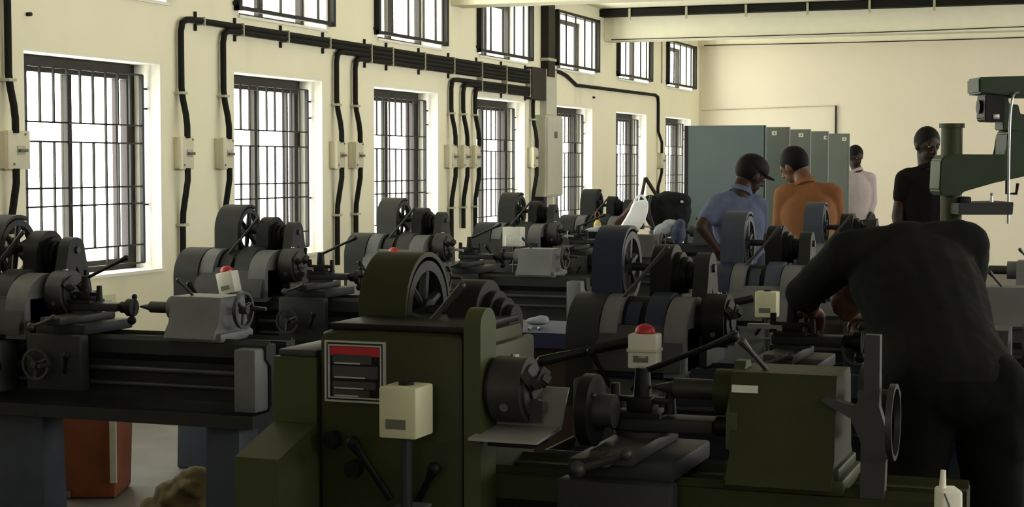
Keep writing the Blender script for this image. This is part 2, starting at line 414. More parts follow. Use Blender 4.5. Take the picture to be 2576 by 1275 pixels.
t = thing('thin_conduit', 'thin dark conduit running along the wall to the far isolator box', 'conduit', (WX + .02, 0, 0))
ye = wy(1652)
MB().tube([(0, RISE_Y + .1, 2.53), (0, RISE_Y + .5, 2.53), (0, RISE_Y + .75, 2.50), (0, RISE_Y + 1.1, 2.41), (0, ye - .15, 2.43), (0, ye - .03, 2.41), (0, ye, 2.33), (0, ye, 1.95), (.05, ye, 1.8), (.05, ye, 1.66)], .02, 10).build('conduit_pipe', 'conduit', t)
MB().tube([(.05, ye, 1.46), (.05, ye, 1.40), (0, ye, 1.2), (0, ye, .8)], .02, 10).build('conduit_pipe', 'conduit', t)
switch_box(1656, 'small cream isolator box on the far thin conduit near the grey partitions', z=1.56)
p = MB().cyl((WX + .012, wy(1662), 2.6), (WX + .012, wy(1662), ZC), .010, n=8).build('thin_conduit', 'clamp')
tag(p, 'very thin pale conduit rising between the last two upper windows', 'conduit')

# black tray along the far beam, with hangers
t = thing('cable_tray', 'long black cable tray under the ceiling along the far beam', 'cable tray', (0, 19.2, 0))
MB().box(WX, 3.5, -.08, .09, 3.265, 3.345).build('tray', 'conduit', t, 0)
for px in (1583, 1726, 1876, 2031, 2187, 2350):
    x = at(px, 20, Y=19.1).x
    MB().box(x - .012, x + .012, -.10, -.08, 3.21, 3.35).build('hanger', 'clamp', t, 0)
# bit of window-side lamp fitting at the top left: fluorescent tube holder seen under the frame edge
# wire on the back wall
w = thing('wall_wire', 'thin dark wire crossing the back wall then dropping behind the grey partitions', 'wire', (0, YB - .012, 0))
xe = at(2103, 300, Y=YB - .01).x
MB().tube([(WX + .05, 0, 2.30), (xe, 0, 2.345)], .006, 6).build('wire_run', 'clamp', w)
MB().box(xe - .012, xe + .012, -.012, .010, 1.5, 2.345).build('wire_drop', 'dgrey', w, 0)
w = MB().tube([(WX + .1, 23.9, 3.24), (-3, 23.9, 3.225), (0, 23.9, 3.25), (4, 23.9, 3.22)], .008, 6, smooth=2).build('ceiling_wire', 'dgrey')
tag(w, 'thin dark wire slung along the back wall under the ceiling', 'wire')
w = MB().tube([(WX + .1, 19.28, 3.0), (-3, 19.28, 2.995), (-.5, 19.28, 3.03), (3, 19.28, 3.02)], .006, 6, smooth=2).build('beam_wire', 'dgrey')
tag(w, 'thin dark wire strung along the lower edge of the far beam', 'wire')
# socket plate low on the wall by the leftmost window
c = at(263, 765, X=WX)
t = thing('wall_socket', 'square cream wall socket plate low below the leftmost window', 'socket', (WX, c.y, c.z))
MB().box(0, .012, -.11, .11, -.06, .06, bev=.003).build('plate', 'boxcream', t, 0)
MB().box(.012, .02, -.08, .05, -.055, .025, bev=.002).build('socket_insert', 'clamp', t, 0)
for dy in (-.07, -.02, .03): MB().box(.02, .026, dy - .006, dy + .006, -.05, .01).build('switch_rocker', 'boxdark', t, 0)
for px, py in ((68, 36), (1491, 245), (1376, 188)):
    c = at(px, py, X=WX); o = MB().cyl((0, 0, 0), (.03, 0, 0), .012, n=8).build('wall_plug', 'iron'); o.location = c
    tag(o, {68: 'small black plug in the wall above the leftmost window', 1491: 'small dark plug in the wall above the fifth window', 1376: 'dark plug beside the cable duct'}[px], 'wall plug')

# ================================================================== LATHES
def handwheel(c, axis, r, m, parent, name='handwheel', spokes=3):
    c = Vector(c); mb = MB(); mb.ring(c, axis, r, r * .84, .014); u, w, d = basis(axis)
    mb.cyl(c - d * .012, c + d * .02, r * .22, n=12)
    for i in range(spokes):
        a = 2 * pi * i / spokes + .4; mb.cyl(c, c + (u * cos(a) + w * sin(a)) * r * .9, .007, n=8)
    o = mb.build(name, m, parent)
    MB().cyl(c + u * r * .9, c + u * r * .9 + d * .06, .010, .007, n=10).build('crank_grip', 'dsteel', o)
    return o
def ball_crank(c, m, parent, s=1.0, name='ball_crank'):
    c = Vector(c); mb = MB()
    mb.cyl(c, c + Vector((0, -.04, 0)) * s, .014 * s, n=12)
    mb.tube([c + Vector((-.06, -.045, -.02)) * s, c + Vector((0, -.04, 0)) * s, c + Vector((.05, -.045, .02)) * s], .008 * s, 8)
    mb.ball(c + Vector((-.06, -.045, -.02)) * s, .018 * s); mb.ball(c + Vector((.05, -.045, .02)) * s, .014 * s)
    return mb.build(name, m, parent)
def lever(p, q, m, parent, name='lever', r=.007, knob=.014):
    p, q = Vector(p), Vector(q); mb = MB().cyl(p, q, r * 1.1, r, n=10)
    e = q + (q - p).normalized() * knob * 1.2
    mb.cyl(q - (q - p) * .22, e, r * 1.1, knob, n=10); mb.ball(e, knob)
    return mb.build(name, m, parent)

def make_lathe(label, X0, Y0, hl, col, gx, cx=None, tx=None, boxhead=False, sw=None, L=1.5, lev=True, tail=True, guard=True, front=True, swtilt=0):
    """hl headstock length; gx belt guard x range; cx carriage x; tx tailstock x"""
    B, HC, GC, LG, TC = col['body'], col['head'], col['guard'], col['leg'], col['tail']
    t = thing('lathe', label, 'lathe', (X0, Y0, 0), 0, 'belt-driven lathes in the workshop')
    MB().box(0, .58, -.17, -.01, 0, .56, bev=.015, top=(.01, .01)).build('pedestal', LG, t)
    MB().box(L - .23, L - .08, -.17, -.01, 0, .58, bev=.012, top=(.004, .01)).build('pedestal', LG, t)
    tr = MB().box(-.05, L + .02, -.25, .25, .565, .575)
    for y0, y1 in ((-.25, -.24), (.24, .25)): tr.box(-.05, L + .02, y0, y1, .575, .61)
    tr.box(-.05, -.04, -.24, .24, .575, .61).box(L + .01, L + .02, -.24, .24, .575, .61).build('chip_tray', col.get('tray', 'dgrey'), t, 0)
    prof = [(-.10, .575), (-.10, .60), (-.075, .63), (-.075, .77), (-.11, .80), (-.11, .85), (-.095, .85), (-.085, .865), (-.075, .85), (-.04, .85), (-.04, .80), (.04, .80), (.04, .85), (.075, .85), (.085, .865), (.095, .85), (.11, .85), (.11, .80), (.075, .77), (.075, .63), (.10, .60), (.10, .575)]
    MB().prism(prof, 'x', 0, L).build('bed', B, t, 20)
    MB().cyl((hl - .05, -.135, .745), (L - .05, -.135, .745), .011, n=12).build('lead_screw', 'dsteel', t)
    MB().cyl((hl - .05, -.135, .69), (L - .05, -.135, .69), .009, n=12).build('feed_rod', 'dsteel', t)
    MB().box(L - .10, L - .01, -.175, -.076, .61, .84, bev=.01).build('screw_bracket', col.get('bracket', 'lgrey'), t)
    s = hl / .38
    if boxhead:
        MB().box(0, .335, -.20, .17, .62, 1.15, bev=.02).build('headstock', HC, t)
        MB().arch(.335, .372, -.155, 1.165, .04, .70, ry=.045).build('bearing_housing', 'lgreen', t)
        MB().box(.335, .36, -.11, .17, .70, 1.12, bev=.01).build('bearing_plate', HC, t)
        MB().box(.02, .33, -.18, .15, 1.15, 1.165, bev=.004).build('headstock_lid', 'black', t)
        # speed chart window: chrome rim, red strip, dark slats
        f = MB(); x0, x1, z0, z1 = .02, .16, 1.0, 1.13; y = -.2
        for q in ((x0, x1, z1 - .004, z1), (x0, x1, z0, z0 + .004), (x0, x0 + .004, z0 + .004, z1 - .004), (x1 - .004, x1, z0 + .004, z1 - .004),
                  (x0 + .008, x1 - .008, z1 - .011, z1 - .008), (x0 + .008, x1 - .008, z0 + .008, z0 + .011), (x0 + .008, x0 + .011, z0 + .011, z1 - .011), (x1 - .011, x1 - .008, z0 + .011, z1 - .011)):
            f.box(q[0], q[1], y - .008, y, q[2], q[3])
        pl = f.build('chart_frame', 'chrome', t, 0)
        MB().box(x0 + .011, x1 - .011, y - .003, y, z0 + .011, z1 - .011).build('chart_plate', 'black', pl, 0)
        MB().box(x0 + .012, x1 - .012, y - .005, y - .003, z1 - .032, z1 - .012).build('red_strip', 'red', pl, 0)
        for i, (zz, hh, ww) in enumerate(((.085, .016, .09), (.055, .022, .105), (.032, .012, .10), (.016, .010, .085))):
            MB().box(x0 + .018, x0 + .018 + ww, y - .006, y - .003, z0 + zz - .004, z0 + zz + hh).build('chart_slat', 'grey', pl, 0)
            MB().box(x0 + .022, x0 + .010 + ww * .8, y - .007, y - .006, z0 + zz - .004, z0 + zz - .001).build('slat_edge', 'chrome', pl, 0)
        for (kx, kz) in ((.04, .92), (.09, .86)):
            MB().cyl((kx, -.2, kz), (kx, -.225, kz), .018, n=16).build('knob', 'black', t)
    else:
        MB().box(.01, hl, -.14, .14, .85, 1.0, bev=.01).build('headstock', HC, t)
        MB().prism([(-.19, .86), (-.185, .90), (-.135, 1.0), (-.10, 1.0), (-.10, .86)], 'x', .09 * s, hl - .01).build('headstock_apron', HC, t)
        MB().arch(-.01, .095 * s, 0, .955, .135, .74, ry=.16).build('gear_cover', col.get('gear', 'dgrey'), t)
        MB().arch(.098 * s, .155 * s, -.01, .955, .132, .86, ry=.14).build('pulley_cover_band', col.get('band', 'lgrey'), t)
        MB().arch(.170 * s, .215 * s, 0, .955, .122, .86).build('cone_pulley_cover', GC, t)
        MB().cyl((.155 * s, 0, .985), (.235 * s, 0, .985), .095, n=24).cyl((.155 * s, 0, .985), (.25 * s, 0, .985), .075, n=24).build('cone_pulley', 'black', t)
        MB().arch(.240 * s, .305 * s, 0, .955, .140, .86).build('back_gear_cover', col.get('arch2', GC), t)
        MB().arch(.310 * s, hl, -.01, .955, .128, .84, ry=.15).build('bearing_housing', col.get('band', 'lgrey'), t)
        MB().box(.03, hl * .85, -.21, -.105, .64, .835, bev=.012).build('feed_gearbox', HC, t)
    if front:
        lever((.16 * s, -.20, .80), (.11 * s, -.25, .91), 'black', t, 'gear_lever')
        lever((.22 * s, -.20, .80), (.27 * s, -.25, .87), 'black', t, 'gear_lever')
        mb = MB(); p0 = Vector((.30 * s, -.205, .74)); mb.cyl(p0, p0 + Vector((0, -.03, 0)), .028, n=18); mb.build('feed_dial', 'black', t)
        if not boxhead and hl < .4: lever((.20 * s, -.17, .95), (-.02 * s, -.30, .90), 'black', t, 'clutch_handle', r=.014, knob=.017)
    if col.get('endcover'):
        MB().prism([(-.37, .30), (-.37, .90), (-.20, .95), (-.20, 1.09), (.2, 1.09), (.2, .30)], 'x', -.105, -.004).build('end_cover', 'lgreen', t, 20)
        MB().box(-.10, -.01, -.19, .15, 1.09, 1.105, bev=.004).build('end_cover_lid', 'grey', t)
    # countershaft, belt guard and pulley wheel
    if guard:
        g0, g1 = gx; yc = .13; zc = 1.172
        full = boxhead; amax = 180 if full else 118
        outp = [(yc - .13, 1.0)] + [(yc - .13 * cos(radians(a)), zc + .13 * sin(radians(a))) for a in range(0, amax + 1, 6)]
        innp = [(yc - .119 * cos(radians(a)), zc + .119 * sin(radians(a))) for a in range(amax, -1, -6)] + [(yc - .119, 1.0)]
        if full: outp += [(yc + .13, 1.0)]; innp = [(yc + .119, 1.0)] + innp
        g = MB().prism(outp + innp, 'x', g0, g1).build('belt_guard', GC, t)
        p = MB(); c = Vector((g1 - .016, yc, zc - .005)); p.ring(c, (1, 0, 0), .115, .092, .03, 40); p.cyl(c - Vector((.02, 0, 0)), c + Vector((.02, 0, 0)), .028, n=20)
        for i in range(6):
            a = 2 * pi * i / 6 + .35; e = c + Vector((0, cos(a), sin(a))) * .096
            p.cyl(c, e, .013, .011, n=8)
        p.build('pulley_wheel', col.get('wheel', 'dgrey'), g)
        MB().cyl((g0 - .01, yc, zc - .005), (g1 + (.28 if not boxhead else .19), yc, zc - .005), .014, n=14).build('countershaft', 'dsteel', t)
        q = MB()
        for i, r in enumerate((.075, .06, .045)): q.cyl((g1 + .15 + .02 * i, yc + .01, zc - .03), (g1 + .17 + .02 * i, yc + .01, zc - .03), r, n=28)
        q.build('cone_pulley', 'black', t)
        MB().arch(g1 + .085, g1 + .15, yc, zc - .03, .10, 1.0, ry=.095).build('belt_cover', 'black', t)
        # side bracket with an opening
        xb = g1 + (.22 if not boxhead else .12); b = MB(); n_ = 12
        out = [(yc - .10, 1.0)] + [(yc - .055 * cos(pi * i / n_), zc - .01 + .055 * sin(pi * i / n_)) for i in range(n_ + 1)] + [(yc + .10, 1.0), (yc + .06, 1.0), (yc, zc - .07), (yc - .06, 1.0)]
        if not boxhead: b.prism(out, 'x', xb, xb + .05).build('shaft_bracket', col.get('bracket2', 'dgrey'), t)
        MB().prism([(yc - .12, .86), (yc - .11, 1.0), (yc + .12, 1.0), (yc + .13, .86)], 'x', g1 - .06, xb + .06).build('bracket_base', 'dgrey', t)
        MB().box(g1 + .02, xb + .0, yc - .07, yc + .09, 1.0, 1.045, bev=.01).build('belt_box', 'black', t)
        if not boxhead: MB().tube([(xb + .05, yc, 1.05), (xb + .09, yc, 1.05), (xb + .09, yc, 1.09)], .008, 8).build('oil_pipe', 'black', t)
        if lev: lever((g0 + .09, -.06, 1.04), (g0 + .25, -.02, 1.23), 'dsteel', t, 'tension_lever', r=.006, knob=.009)
    # chuck
    cz = 1.035 if boxhead else 1.01; cr = .068 if boxhead else .085; sy = -.13 if boxhead else 0
    if boxhead: hl = .355
    ch = MB().cyl((hl, sy, cz), (hl + .03, sy, cz), .05, n=24).cyl((hl + .03, sy, cz), (hl + .10, sy, cz), cr, n=36)
    ch.ring((hl + .103, sy, cz), (1, 0, 0), cr * .8, cr * .35, .008).cyl((hl + .10, sy, cz), (hl + .112, sy, cz), cr * .3, n=20)
    ch = ch.build('chuck', col.get('chuck', 'dsteel'), t)
    for i in range(3):
        a = 2 * pi * i / 3 + .5; e = Vector((0, cos(a), sin(a))); k = MB()
        ctr = Vector((hl + .112, sy, cz)) + e * cr * .62
        k.cyl(ctr - e * .024, ctr + e * .024, .014, n=4).cyl(ctr - e * .020 + Vector((.01, 0, 0)), ctr + e * .004 + Vector((.01, 0, 0)), .012, n=4); k.build('chuck_jaw', 'dsteel', ch, 0)
        ek = Vector((0, cos(a + 1), sin(a + 1))); c0 = Vector((hl + .065, sy, cz))
        MB().cyl(c0 + ek * (cr - .004), c0 + ek * (cr + .004), .009, n=10).build('key_socket', 'steel', ch)
    # carriage
    if cx is not None:
        MB().box(cx - .11, cx + .11, -.17, .15, .866, .905, bev=.006).build('saddle', 'dgrey', t)
        ap = MB().box(cx - .12, cx + .12, -.215, -.155, .66, .87, bev=.01).build('apron', col.get('apron', 'dgrey'), t)
        handwheel((cx - .06, -.235, .76), (0, -1, 0), .06, 'dsteel', ap)
        lever((cx + .05, -.215, .73), (cx + .09, -.26, .79), 'black', ap)
        MB().box(cx - .045, cx + .045, -.23, .13, .905, .935, bev=.005).build('cross_slide', 'dsteel', t)
        ball_crank((cx, -.23, .92), 'dsteel', t, .9)
        cz_ = .05; cs = MB().cyl((cx, 0, .935), (cx, 0, .945), .06, n=24).box(cx - .06, cx + .16, -.04, .04, .945, .975, bev=.006).build('compound_slide', 'dgrey', t)
        cb = MB().cyl((cx + 0.160, 0, .96), (cx + 0.190, 0, .96), .022, n=16).cyl((cx + 0.190, 0, .96), (cx + 0.215, 0, .96), .034, n=18).tube([(cx + 0.210, -.01, .915), (cx + 0.212, 0, .96), (cx + 0.212, .01, 1.0)], .008, 8).ball((cx + 0.210, -.01, .912), .017).ball((cx + 0.210, .01, 1.0), .011)
        cb.build('compound_crank', 'black', cs)
        tp = MB().box(cx - .05, cx + .05, -.05, .05, .975, .985).box(cx - .028, cx + .028, -.028, .028, .985, 1.015, bev=.003).cyl((cx, 0, 1.01), (cx, 0, 1.075), .020, .016, n=14)
        tp.box(cx - .065, cx + .065, -.012, .012, 1.0, 1.014, bev=.003)
        tp.cyl((cx - .06, 0, .98), (cx - .06, 0, 1.04), .013, .010, n=12).cyl((cx + .06, 0, .98), (cx + .06, 0, 1.04), .013, .010, n=12)
        tp = tp.build('tool_post', 'black', t)
        lever((cx + .01, 0, 1.07), (cx + .19, -.03, 1.145), 'black', tp, 'clamp_lever', r=.006, knob=.011)
        MB().box(cx - .14, cx - .02, -.012, .008, .99, 1.005).build('cutting_tool', 'steel', tp, 0)
    if tail and tx is not None:
        w = .21
        zt = 1.015 if not boxhead else 1.085
        tb = MB().prism([(-.14, .866), (-.13, .89), (-.105, .92), (-.09, zt - .015), (-.08, zt), (.08, zt), (.09, zt - .015), (.105, .92), (.13, .89), (.14, .866)], 'x', tx, tx + w)
        tb.box(tx - .01, tx + w + .02, -.12, .12, .852, .885, bev=.006).cyl((tx - .05, 0, zt - .05), (tx, 0, zt - .05), .045, n=20)
        tb = tb.build('tailstock', TC, t)
        zq = zt - .05
        MB().cyl((tx - .14, 0, zq), (tx - .05, 0, zq), .022, n=16).cyl((tx - .19, 0, zq), (tx - .14, 0, zq), .003, .016, n=14).build('quill', 'dsteel', tb)
        handwheel((tx + w + .045, 0, zq), (1, 0, 0), .07, 'dsteel', tb)
        lever((tx + .06, -.03, zt), (tx + .02, -.05, zt + .05), 'dsteel', tb, 'clamp_lever', r=.005, knob=.009)
    if sw:
        c = Vector((.29 * s if not boxhead else .25, -.30, .94 if not boxhead else 1.005)); kind = sw
        if sw != 'none':
            wx, wy_, wz = (.044, .035, .052) if not boxhead else (.041, .045, .052)
            if kind == 'white': wx, wy_, wz = .068, .05, .068; c.z = 1.0; c.x -= .02
            m_ = 'cream' if kind in ('cream', 'creamred') else 'offwhite'
            bx = MB().box(-wx, wx, -wy_, wy_, -wz, wz, bev=.005).build('starter_box', m_, t)
            bx.location = c; bx.rotation_euler = (0, radians(swtilt), 0)
            MB().box(-wx * .6, wx * .45, -wy_ - .002, -wy_, -wz * .62, -wz * .25).build('starter_window', 'boxdark', bx, 0)
            if kind == 'double': MB().box(-wx - .003, wx + .003, -wy_ - .004, wy_ + .002, -.002, .008, bev=.002).box(-wx * .2, wx * .3, -wy_ - .003, -wy_, -.018, -.014).build('starter_seam', 'clamp', bx, 0)
            if kind in ('double', 'red', 'creamred'): MB().ball((0, 0, wz + .004), (.032, .026, .026)).build('stop_button', 'red', bx)
            MB().cyl((0, 0, wz), (.0, 0, wz + .006), .016, n=12).build('cable_gland', 'black', bx)
            MB().tube([(c.x, -.30, c.z - wz), (c.x, -.30, .70), (c.x - .01, -.28, .62), (c.x, -.235, .6)], .012, 10, smooth=1).build('starter_post', 'dgrey', t)
            MB().box(c.x - .03, c.x + .03, -.32, -.24, .80, .806).build('post_bracket', 'lgrey', t, 0)
    return t

col1 = dict(body='dgrey', head='grey', guard='dgrey', leg='bluegrey', tail='lgrey', wheel='dgrey', band='lgrey')
colC = dict(col1, head='lgrey', guard='grey', tail='lgrey')
colD = dict(body='dgrey', head='dgrey', guard='dgrey', leg='grey', tail='grey')
M['duskblue'] = mat('machine_dusk_blue', (.022, .028, .040), .5, spec=.25)
colE = dict(body='duskblue', head='grey', guard='blue', leg='dgrey', tail='grey', band='lgrey', gear='dgrey', arch2='blue', wheel='grey', chuck='black')
colG = dict(body='grey', head='lgrey', guard='bluegrey', leg='dgrey', tail='lgrey', band='lgrey', gear='blue', arch2='bluegrey', wheel='grey')
colF = dict(body='green', head='green', guard='green', leg='green', tail='green', wheel='dgrey', endcover=True, bracket='grey', chuck='dsteel', bracket2='dgrey')

XA = -4.42
g1 = (.13, .26)
make_lathe('dark lathe at the left edge, tool post in front of the leftmost window', XA, 5.42, .50, col1, g1, cx=.66, tx=1.09, sw='none')
make_lathe('grey lathe with tilted white starter box and red button, below the second window', XA, 7.28, .50, col1, g1, cx=.72, tx=1.12, sw='red', swtilt=-12)
make_lathe('grey lathe below the third window, directly behind the olive green lathe', XA, 9.18, .50, colC, g1, cx=.74, tx=1.08, sw='red')
make_lathe('dark lathe below the fourth window with a pale starter box', XA, 11.25, .50, colD, g1, cx=.74, tx=1.10, sw='white')
make_lathe('dark lathe heaped with bags, left of the teal partition', XA, 13.15, .50, colD, g1, cx=.80, tx=1.12, sw='none')
g2 = (.025, .125)
green_lathe = make_lathe('olive green lathe in the foreground with red-striped chart window and cream starter box', -1.62, 3.37, .40, colF, (.0, .115), cx=.66, tx=.87, boxhead=True, sw='cream', L=1.32)
make_lathe('blue-guarded lathe with red button on a double white starter box', -1.665, 5.15, .38, colE, g2, cx=.68, tx=1.12, sw='double')
make_lathe('blue-grey lathe with cream starter box, in front of the man in blue shirt', -1.665, 6.95, .38, colG, g2, cx=.70, tx=1.12, sw='cream')
make_lathe('farthest blue-guarded lathe, in front of the man in orange shirt', -1.665, 8.85, .38, colG, g2, cx=.70, tx=1.12, sw='none')
# a third column of lathes, its near ends just inside the right of the picture
make_lathe('dark lathe at the right edge behind the bending man', .0, 6.9, .38, colD, g2, cx=.70, tx=1.12, sw='none')


t = green_lathe
sg = MB().prism([(-.24, .940), (-.24, .946), (-.10, .955), (-.04, 1.03), (-.035, 1.03), (-.09, .948)], 'x', .36, .51)
sg.build('splash_sheet', mat('dull_sheet_metal', (.24, .24, .235), .5), t, 20)
MB().box(.40, .50, -.235, -.14, .93, .944, bev=.002).build('sheet_shelf', 'black', t)
d = MB().cyl((.565, -.10, .995), (.59, -.10, .995), .075, n=36).build('thrust_disc', 'black', t)
MB().cyl((.59, -.10, .995), (.63, -.10, .995), .035, n=20).ball((.593, -.13, 1.03), .006).build('disc_hub', 'dsteel', d)
MB().prism([(-.10, 1.0), (-.02, 1.10), (.02, 1.10), (.12, .99), (.12, .93), (-.10, .93)], 'x', .862, .885).build('tailstock_rib', 'lgreen', t)
MB().box(.872, .925, -.0945, -.0905, 1.045, 1.06).build('paper_label', 'paper', t, 0)
MB().box(.86, 1.09, -.11, .11, .884, .905, bev=.004).build('tailstock_foot', 'green', t)
eb = MB().prism([(1.13, .62), (1.17, .62), (1.18, .98), (1.165, 1.03), (1.165, 1.17), (1.135, 1.17), (1.135, 1.05), (1.115, 1.03), (1.06, 1.045), (1.05, 1.037), (1.11, 1.005), (1.13, .96)], 'y', -.10, -.07)
eb.build('end_casting', 'grey', t, 25)
MB().ring((1.19, -.085, 1.0), (1, 0, 0), .075, .066, .012).build('end_handwheel', 'dsteel', t)

# ------------------------------------------------------------------ things on and around the lathes
def local(px, py, D):      # camera-aligned frame: lateral, height
    return ((px - 1288) * D / F_PX, EYE - (py - 415) * D / F_PX)
RV = Vector((cos(YAW), sin(YAW), 0)); AV = Vector((-sin(YAW), cos(YAW), 0))
def ground(px, D): return RV * ((px - 1288) * D / F_PX) + AV * D

def lumpy(name, m, parent, balls, noise=.02, vox=.012, smooth=4):
    mb = MB()
    for c, r in balls: mb.ball(c, r)
    return remesh(mb, name, m, parent, vox, smooth, noise)

def place(px, py, D):
    g = ground(px, D); return (g.x, g.y, EYE - (py - 415) * D / F_PX)

# white carrier bag hanging over the far lathe
D = 12.9
t = thing('carrier_bag', 'white plastic carrier bag with a loop handle hung over the bag-heaped lathe', 'bag', place(1594, 590, D), YAW); t.scale = (1.15, 1, 1.12)
mb = MB()
mb.prism([(-.090, .055), (-.022, .0), (.045, .045), (.078, .10), (.095, .16), (.092, .235), (.05, .24), (.0, .225), (-.03, .15)], 'y', -.04, .04)
remesh(mb, 'bag_body', 'plasticbag', t, .008, 5, .015)
MB().tube([(.0, 0, .20), (.01, 0, .25), (.045, 0, .275), (.08, 0, .25), (.085, 0, .20)], .008, 8, smooth=1).build('bag_handle', 'plasticbag', t)
t = thing('cloth_bundle', 'dark maroon cloth bundle sloping up beside the white carrier bag', 'bag', place(1570, 590, 13.2), YAW)
mb = MB().prism([(-.09, .10), (.0, .17), (.085, .30), (.10, .25), (.06, .12), (.05, .0), (-.06, .02)], 'y', -.08, .08)
remesh(mb, 'cloth_folds', 'maroon', t, .012, 6, .02)
t = thing('backpack', 'black backpack slumped on top of the far lathe left of the teal partition', 'bag', place(1680, 590, 13.1), YAW)
lumpy('pack_body', 'blackcloth', t, [((0, 0, .17), (.19, .12, .15)), ((.03, 0, .26), (.16, .11, .08)), ((-.12, 0, .22), (.10, .10, .09))], .03)
MB().tube([(-.14, -.08, .30), (-.17, -.13, .2), (-.12, -.13, .06)], .014, 8, smooth=2).build('strap', 'dgrey', t)
MB().ball((.10, -.10, .26), .012).build('buckle', 'clamp', t)
o = lumpy('folded_jacket', 'palecloth', None, [((0, 0, .06), (.09, .07, .055)), ((.05, 0, .10), (.07, .06, .05))], .03, .009)
o.location = place(1672, 600, 12.75); o.rotation_euler.z = YAW
tag(o, 'crumpled pale blue cloth at the foot of the black backpack', 'clothing')
o = lumpy('blue_jacket', 'denim', None, [((0, 0, .07), (.06, .06, .08)), ((.02, 0, .14), (.04, .05, .05))], .02, .009)
o.location = place(1706, 612, 12.7); o.rotation_euler.z = YAW
tag(o, 'dark blue cloth hanging beside the teal partition edge', 'clothing')
t = thing('work_lamp', 'bent dark lamp arm standing above the white carrier bag', 'lamp', place(1612, 560, 13.3), YAW)
p = [(0, 0, 0), (.0, 0, .18), (.035, 0, .36), (.13, 0, .21)]
MB().cyl((0, 0, -.05), (0, 0, .01), .03, n=14).build('lamp_base', 'iron', t)
MB().tube(p[:3], .013, 8).build('lower_arm', 'dgrey', t); MB().tube(p[2:], .015, 8).build('upper_arm', 'iron', t)
t = thing('water_bottle', 'small beige bottle with a loop handle on the sill side of the far lathe', 'bottle', place(1503, 590, 13.6), YAW)
MB().tube([(0, 0, -.02), (0, 0, .09)], [.035, .030], 16).cyl((0, 0, .09), (0, 0, .12), .030, .014, 16).build('bottle_body', 'palewood', t)
MB().tube([(-.015, 0, .12), (-.018, 0, .17), (.0, 0, .19), (.018, 0, .17), (.015, 0, .12)], .006, 8, smooth=1).build('loop_handle', 'orange', t)
for k, (px, py, D, cat_, lb) in enumerate(((1640, 600, 12.6, 'steel', 'small bright steel cup on the far lathe right of the carrier bag'), (1290, 618, 10.6, 'paper', 'small white paper packet leaning in front of the pale tailstock'))):
    x, y, z = place(px, py, D)
    if k == 0: o = MB().cyl((0, 0, 0), (0, 0, .06), .025, .03, 16).ring((0, 0, .06), (0, 0, 1), .031, .027, .004).build('steel_cup', cat_)
    else: o = MB().box(-.05, .05, -.015, .015, 0, .06, bev=.006).prism([(-.05, .06), (.05, .06), (.03, .07), (-.03, .07)], 'y', -.008, .008).build('paper_packet', cat_)
    o.location = (x, y, z); o.rotation_euler.z = YAW + .1
    tag(o, lb, 'cup' if k == 0 else 'packet')

g = ground(1478, 12.5)
t = thing('tool_tray', 'flat black tray on the near end of the bag-heaped far lathe', 'tray', (g.x, g.y, .955), YAW)
MB().box(-.15, .16, -.10, .10, .0, .012).box(-.15, -.14, -.10, .10, .012, .05).box(.15, .16, -.10, .10, .012, .05).box(-.14, .15, -.10, -.09, .012, .05).box(-.14, .15, .09, .10, .012, .05).build('tray_pan', 'black', t, 0)
o = lumpy('wiping_cloth', 'palecloth', None, [((0, 0, .02), (.07, .05, .025)), ((.04, 0, .03), (.04, .04, .03))], .02, .008)
o.location = (g.x + .05, g.y, .99); o.rotation_euler.z = YAW; tag(o, 'crumpled pale cloth lying in the flat black tray', 'cloth')

# blue-topped table between the rows
tp = ground(1345, 6.65)
t = thing('work_table', 'low work table with brown boarded sides under a dark blue plastic sheet', 'table', (tp.x, tp.y, 0))
MB().box(-.34, .34, -.22, .22, .82, .85, bev=.006).build('table_top', 'brown', t)
for sx in (-1, 1):
    for sy in (-1, 1): MB().box(sx * .30 - .02, sx * .30 + .02, sy * .18 - .02, sy * .18 + .02, 0, .82).build('leg', 'dgrey', t)
MB().box(-.28, .28, -.17, -.16, .25, .82).build('side_board', 'brown', t, 0)
MB().box(-.32, -.14, -.205, -.17, .45, .82).build('side_board', mat('pinkish_board', (.10, .045, .045), .8), t, 0)
o = MB().box(-.38, .38, -.25, .24, .852, .858).box(-.38, .38, -.256, -.25, .80, .858).build('plastic_sheet', 'bluesheet'); o.location = (tp.x, tp.y, 0)
tag(o, 'dark blue plastic sheet draped over the low work table', 'sheet')
for k in range(6):
    px = (1258, 1276, 1290, 1303, 1330, 1357)[k]; o = MB().cyl((0, 0, 0), (.018, .0, .003), .005, .006, 8).ball((.02, 0, .004), .006).build('metal_bolt', 'steel')
    g = ground(px, 6.45); o.location = (g.x, g.y, .864); o.rotation_euler.z = .4 * k
    tag(o, 'small shiny turned metal piece lying on the dark blue sheet', 'metal part', 'turned pieces on the blue sheet')
o = lumpy('folded_paper', 'palecloth', None, [((0, 0, .02), (.05, .03, .018)), ((.02, 0, .03), (.03, .02, .015))], .008, .006); g = ground(1352, 6.6); o.location = (g.x, g.y, .862)
tag(o, 'crumpled pale paper on the right end of the dark blue sheet', 'paper')

